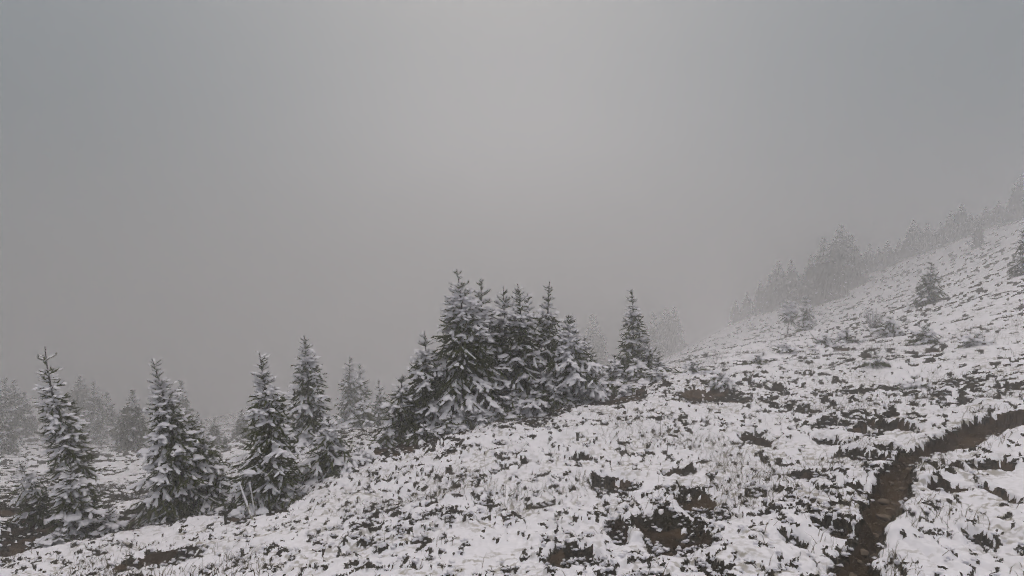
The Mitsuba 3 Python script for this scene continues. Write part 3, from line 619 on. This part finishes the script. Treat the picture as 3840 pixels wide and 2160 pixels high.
# ------------------------------------------------------------------ heath leaves, grass blades
def scatter():
    rng = np.random.default_rng(4)
    r = np.hypot(cells[:, 0], cells[:, 1]); ahead = np.abs(np.arctan2(cells[:, 0], cells[:, 1])) < 0.95
    flank = np.flatnonzero((cell_kind == 1) & (r < 24) & (r > 2.6) & ahead)
    wt = np.minimum(r[flank], 16) ** 0.6
    pick = rng.choice(flank, min(50000, len(flank)), replace=False, p=wt / wt.sum())
    far = np.where(r[pick] > 11, np.minimum(r[pick] / 11, 1.9), 1.0)[:, None]
    c = cells[pick] + rng.normal(0, 0.006, (len(pick), 3)) + [0, 0, 0.004]
    n = len(pick)
    a = rng.uniform(0, 6.28, n); el = rng.uniform(-0.2, 1.1, n)
    d = np.stack([np.cos(a) * np.cos(el), np.sin(a) * np.cos(el), np.sin(el)], -1)
    s = unit(np.cross(d, rng.normal(0, 1, (n, 3))))
    L = rng.uniform(0.012, 0.036, n)[:, None] * far; W = L * rng.uniform(0.16, 0.36, n)[:, None]
    V = np.stack([c, c + d * L * 0.5 + s * W, c + d * L, c + d * L * 0.5 - s * W], 1).reshape(-1, 3)
    f = (np.arange(n)[:, None, None] * 4 + np.array([[(0, 1, 2), (0, 2, 3)]])).reshape(-1, 3)
    put('heath_plants', (V, f), 'm_leaf', label='dark leaves of dwarf heath plants sticking out of the snow', category='heath plants', kind='stuff')
    # snow pads resting on the plants
    pads = rng.choice(flank, min(7000, len(flank)), replace=False)
    c = cells[pads] + np.stack([rng.normal(0, 0.012, len(pads)), rng.normal(0, 0.012, len(pads)), rng.uniform(0.006, 0.03, len(pads))], -1)
    m = len(pads); R = rng.uniform(0.007, 0.020, (m, 1)); V = [c + np.array([0, 0, 1]) * R * 0.5]
    for ring, (k, hh) in enumerate(((0.62, 0.45), (1.0, 0.0))):
        for j in range(6):
            a = j * np.pi / 3 + ring * 0.5
            kk = k * rng.uniform(0.5, 1.5, (m, 1))
            V.append(c + np.concatenate([np.cos(a) * R * kk * 1.4, np.sin(a) * R * kk, hh * R + rng.normal(0, 0.003, (m, 1)) - (0.1 * R if ring else 0)], 1))
    t = [(0, 1 + j, 1 + (j + 1) % 6) for j in range(6)]
    for j in range(6):
        a, b = 1 + j, 1 + (j + 1) % 6
        t += [(a, a + 6, b + 6), (a, b + 6, b)]
    t += [(7, 8, 9)[::-1], (7, 9, 10)[::-1], (7, 10, 11)[::-1], (7, 11, 12)[::-1]]
    f = (np.arange(m)[:, None, None] * 13 + np.array(t)[None]).reshape(-1, 3)
    put('heath_plants__snow', (np.stack(V, 1).reshape(-1, 3), f), 'm_snow', True, kind='stuff')
    # grass
    zone = np.flatnonzero((cell_kind <= 1) & (r > 2.6) & (r < 20) & ahead)
    w = sstep(0.5, 0.68, N2(cells[zone, 0], cells[zone, 1], 0.8, 61, 2)) + 0.03
    w = w * np.minimum(r[zone], 12) ** 1.2
    g = rng.choice(zone, 13000, replace=False, p=w / w.sum())
    c = cells[g]; n = len(g)
    a = rng.uniform(0, 6.28, n); lean = rng.uniform(0.05, 0.8, n)
    d = np.stack([np.cos(a) * lean, np.sin(a) * lean, np.ones(n)], -1)
    L = rng.uniform(0.04, 0.12, n)[:, None] * (1 + (rng.uniform(0, 1, n) > 0.97)[:, None] * 1.2)
    s = unit(np.stack([-np.sin(a + 1), np.cos(a + 1), 0 * a], -1)) * 0.0028
    p1 = c + d * L * 0.55; p2 = c + d * L + np.stack([np.cos(a), np.sin(a), -0.3 * np.ones(n)], -1) * L * 0.3
    V = np.stack([c - s, c + s, p1 + s * 0.8, p1 - s * 0.8, p2], 1).reshape(-1, 3)
    f = (np.arange(n)[:, None, None] * 5 + np.array([[(0, 1, 2), (0, 2, 3), (3, 2, 4)]])).reshape(-1, 3)
    put('grass', (V, f), 'm_straw', label='thin withered grass blades poking through the snow', category='grass', kind='stuff')
scatter()

def path_litter():
    rng = np.random.default_rng(14)
    at = np.flatnonzero((cell_kind == 3) & (np.hypot(cells[:, 0], cells[:, 1]) < 11))
    # pebbles pressed into the trodden earth
    c = cells[rng.choice(at, 260)] + rng.normal(0, 0.012, (260, 3)) * [1, 1, 0]
    base = trimesh.creation.icosphere(1, 1.0); V, F = [], []
    for k in range(260):
        R = 0.005 + 0.017 * rng.uniform() ** 2.5
        v = base.vertices * (1 + rng.uniform(-0.22, 0.22, (len(base.vertices), 1))) * R * [1.2, 0.9, 0.6]
        V.append(v + c[k]); F.append(base.faces + k * len(v))
    put('gravel', (np.vstack(V), np.vstack(F)), 'm_stone', 40, label='small pebbles pressed into the trodden brown path', category='gravel', kind='stuff')
    # flattened stalks and needles
    n = 900
    c = cells[rng.choice(at, n)] + [0, 0, 0.006]
    a = rng.uniform(0, 6.28, n); d = np.stack([np.cos(a), np.sin(a), rng.uniform(-0.05, 0.25, n)], -1)
    L = rng.uniform(0.02, 0.08, n)[:, None]; s = np.stack([-np.sin(a), np.cos(a), 0 * a], -1) * 0.0022
    V = np.stack([c - s, c + s, c + d * L + s * 0.5, c + d * L - s * 0.5], 1).reshape(-1, 3)
    put('plant_litter', (V, (np.arange(n)[:, None, None] * 4 + np.array([[(0, 1, 2), (0, 2, 3)]])).reshape(-1, 3)), 'm_straw',
        label='broken straw and stalks trodden into the brown path', category='plant litter', kind='stuff')
path_litter()

# ------------------------------------------------------------------ stakes, sticks, stalks, stones, the twiggy bush
def stick(name, i, thick, mat, label, cat, snow=True, bend=0.0):
    x, y, dx, dz = STICKS[i]
    key = numbered(name); rng = np.random.default_rng(700 + i)
    z = float(ground_z(x, y)[0])
    t = np.linspace(-0.12, 1, 9)[:, None]
    p = np.array([x, y, z]) + t * np.array([dx, 0.05 * dz, dz]) + bend * np.sin(t * 9) * np.array([1.0, 0.3, 0.4]) + rng.normal(0, 0.12 * thick, (9, 3))
    wood = tube_mesh(p, thick * np.linspace(1.05, 0.75, 9), 8)
    labels[key] = dict(label=label, category=cat)
    if not snow:
        put(key, wood, mat, True); return
    put(key + '__shaft', wood, mat, True)
    q = p[1:] + np.array([0, -0.2 * thick, 0.55 * thick])
    v = tube_mesh(q, thick * rng.uniform(0.55, 1.0, 8), 7)
    top = trimesh.creation.icosphere(2, thick * 1.25); top.vertices *= [1, 1, 0.9]
    put(key + '__snow', join([v, (top.vertices + p[-1] + [0, 0, 0.3 * thick], top.faces)]), 'm_snow', True, kind='stuff')
stick('stake', 0, 0.013, 'm_post', 'pale stake leaning left with a snow cap, the nearer of the pair', 'stake')
stick('stake', 1, 0.011, 'm_post', 'pale upright stake, the farther of the pair beside the tall spruce', 'stake')
stick('dead_branch', 8, 0.006, 'm_bark', 'thin twisted branch hanging between the two pale stakes', 'branch', True, 0.008)
stick('dead_branch', 2, 0.006, 'm_bark', 'long thin snow-lined branch reaching out of the thin leaning spruce to the right', 'branch')
stick('stick', 3, 0.005, 'm_bark', 'thin dark stick under the end of the snow-lined branch', 'stick', False)
stick('stick', 4, 0.005, 'm_bark', 'thin upright stick between the two leaning trees at the left', 'stick', False)
stick('dry_stalk', 5, 0.003, 'm_straw', 'tall thin dry stalk alone on the snow below the lone spruce', 'stalk', False)
stick('dry_stalk', 6, 0.004, 'm_bark', 'short dark stalk on the smooth snow in the middle of the slope', 'stalk', False)
stick('dry_stalk', 7, 0.003, 'm_straw', 'thin dry stalk leaning left just above the oval soil patch', 'stalk', False)
stick('dry_stalk', 9, 0.003, 'm_straw', 'thin bent stalk at the dark foot of the tall stakes tree', 'stalk', False)

STONE_LABELS = ['flat brown stone at the middle of the path', 'largest flat stone in the path, below the middle one', 'brown stone in the path just below its bend', 'stone in the lower path near the left bank',
                'stone in the path at the bottom of the picture', 'pale flat stone at the inside of the path bend', 'small stone beside the right end of the flat middle stone', 'small stone in the path between the largest stone and the lower one',
                'small stone on the left side just under the path bend', 'small stone in the bare soil patch left of the path', 'smaller lower stone in the bare soil patch left of the path']
for i, (x, y, R) in enumerate(STONES):
    rng = np.random.default_rng(800 + i)
    m = trimesh.creation.icosphere(3, 1.0)
    v = np.array(m.vertices)
    for _ in range(7):                                   # broken faces
        d = unit(rng.normal(0, 1, 3)); c = rng.uniform(0.55, 0.9)
        v -= np.maximum(v @ d - c, 0)[:, None] * d
    v *= 1 + 0.10 * (meshkit.fbm(v * 2.2 + i, 3, 5)[:, None] - 0.5)
    v = v * R * np.array([1.0, 0.85, 0.42])
    a = rng.uniform(0, 6.28); v[:, :2] = v[:, :2] @ np.array([[np.cos(a), -np.sin(a)], [np.sin(a), np.cos(a)]])
    key = numbered('stone')
    put(key, (v + [x, y, float(ground_z(x, y)[0]) + 0.10 * R], m.faces), 'm_stone', 35, label=STONE_LABELS[i], category='stone')

for x, y, H, lean, R, habit, label in NEAR_TREES:
    if habit != 'twigs': continue
    rng = np.random.default_rng(66)
    at = np.array([x, y, float(ground_z(x, y)[0]) - 0.02]); key = numbered('twig_bush')
    labels[key] = dict(label=label, category='bush')
    stems, Ps, Qs = [], [], []
    for k in range(34):
        a = rng.uniform(0, 6.28); out = R * rng.uniform(0.35, 1.1); up = H * rng.uniform(0.55, 1.05) * (1 - 0.35 * (out / R) ** 2)
        t = np.linspace(0, 1, 6)[:, None]
        p = np.array([np.cos(a), np.sin(a), 0]) * out * t ** 1.2 + np.array([0, 0, 1.0]) * up * t + rng.normal(0, 0.012, (6, 3)) * t
        stems.append(tube_mesh(p, np.linspace(0.008, 0.004, 6), 5))
        Ps += [p[3], p[4]]; Qs += [p[4], p[5]]
        for w in range(2):
            q = p[rng.integers(2, 6)]; Ps.append(q); Qs.append(q + unit(rng.normal(0, 1, 3) + [0, 0, 0.6]) * 0.12)
    Ps, Qs = np.array(Ps), np.array(Qs); n = len(Ps)
    v, f = join(stems); put(key + '__stems', (v + at, f), 'm_bark', True, kind='stuff')
    v, f, _ = needle_mesh(Ps, Qs, np.zeros(n), np.full(n, 0.008), rng); put(key + '__twigs', (v + at, f), 'm_needle', kind='stuff')
    g = rng.uniform(0, 1, n) < 0.6
    v, f, _ = snow_mesh(Ps[g], Qs[g], np.zeros(g.sum()), np.full(g.sum(), 0.016), np.full(g.sum(), 0.014), np.full(g.sum(), 0.004), rng)
    put(key + '__snow', (v + at, f), 'm_snow', True, kind='stuff')

# ------------------------------------------------------------------ haze
scene['haze'] = {'type': 'cube', 'to_world': T().translate([0, 0, -42.0]).scale([420, 420, 80]), 'bsdf': {'type': 'null'},
                 'interior': {'type': 'ref', 'id': 'haze_air'}}
labels['haze'] = dict(label='thick grey fog filling the whole valley', category='fog', kind='stuff')

print('triangles', {k: sum(len(meshkit.WRITTEN[d['filename']][1]) for n, d in scene.items() if d.get('type') == 'ply' and n.split('__')[0].startswith(k)) for k in ('spruce', 'snow_cover', 'heath_ground', 'bare_soil', 'path', 'heath_plants', 'grass')})
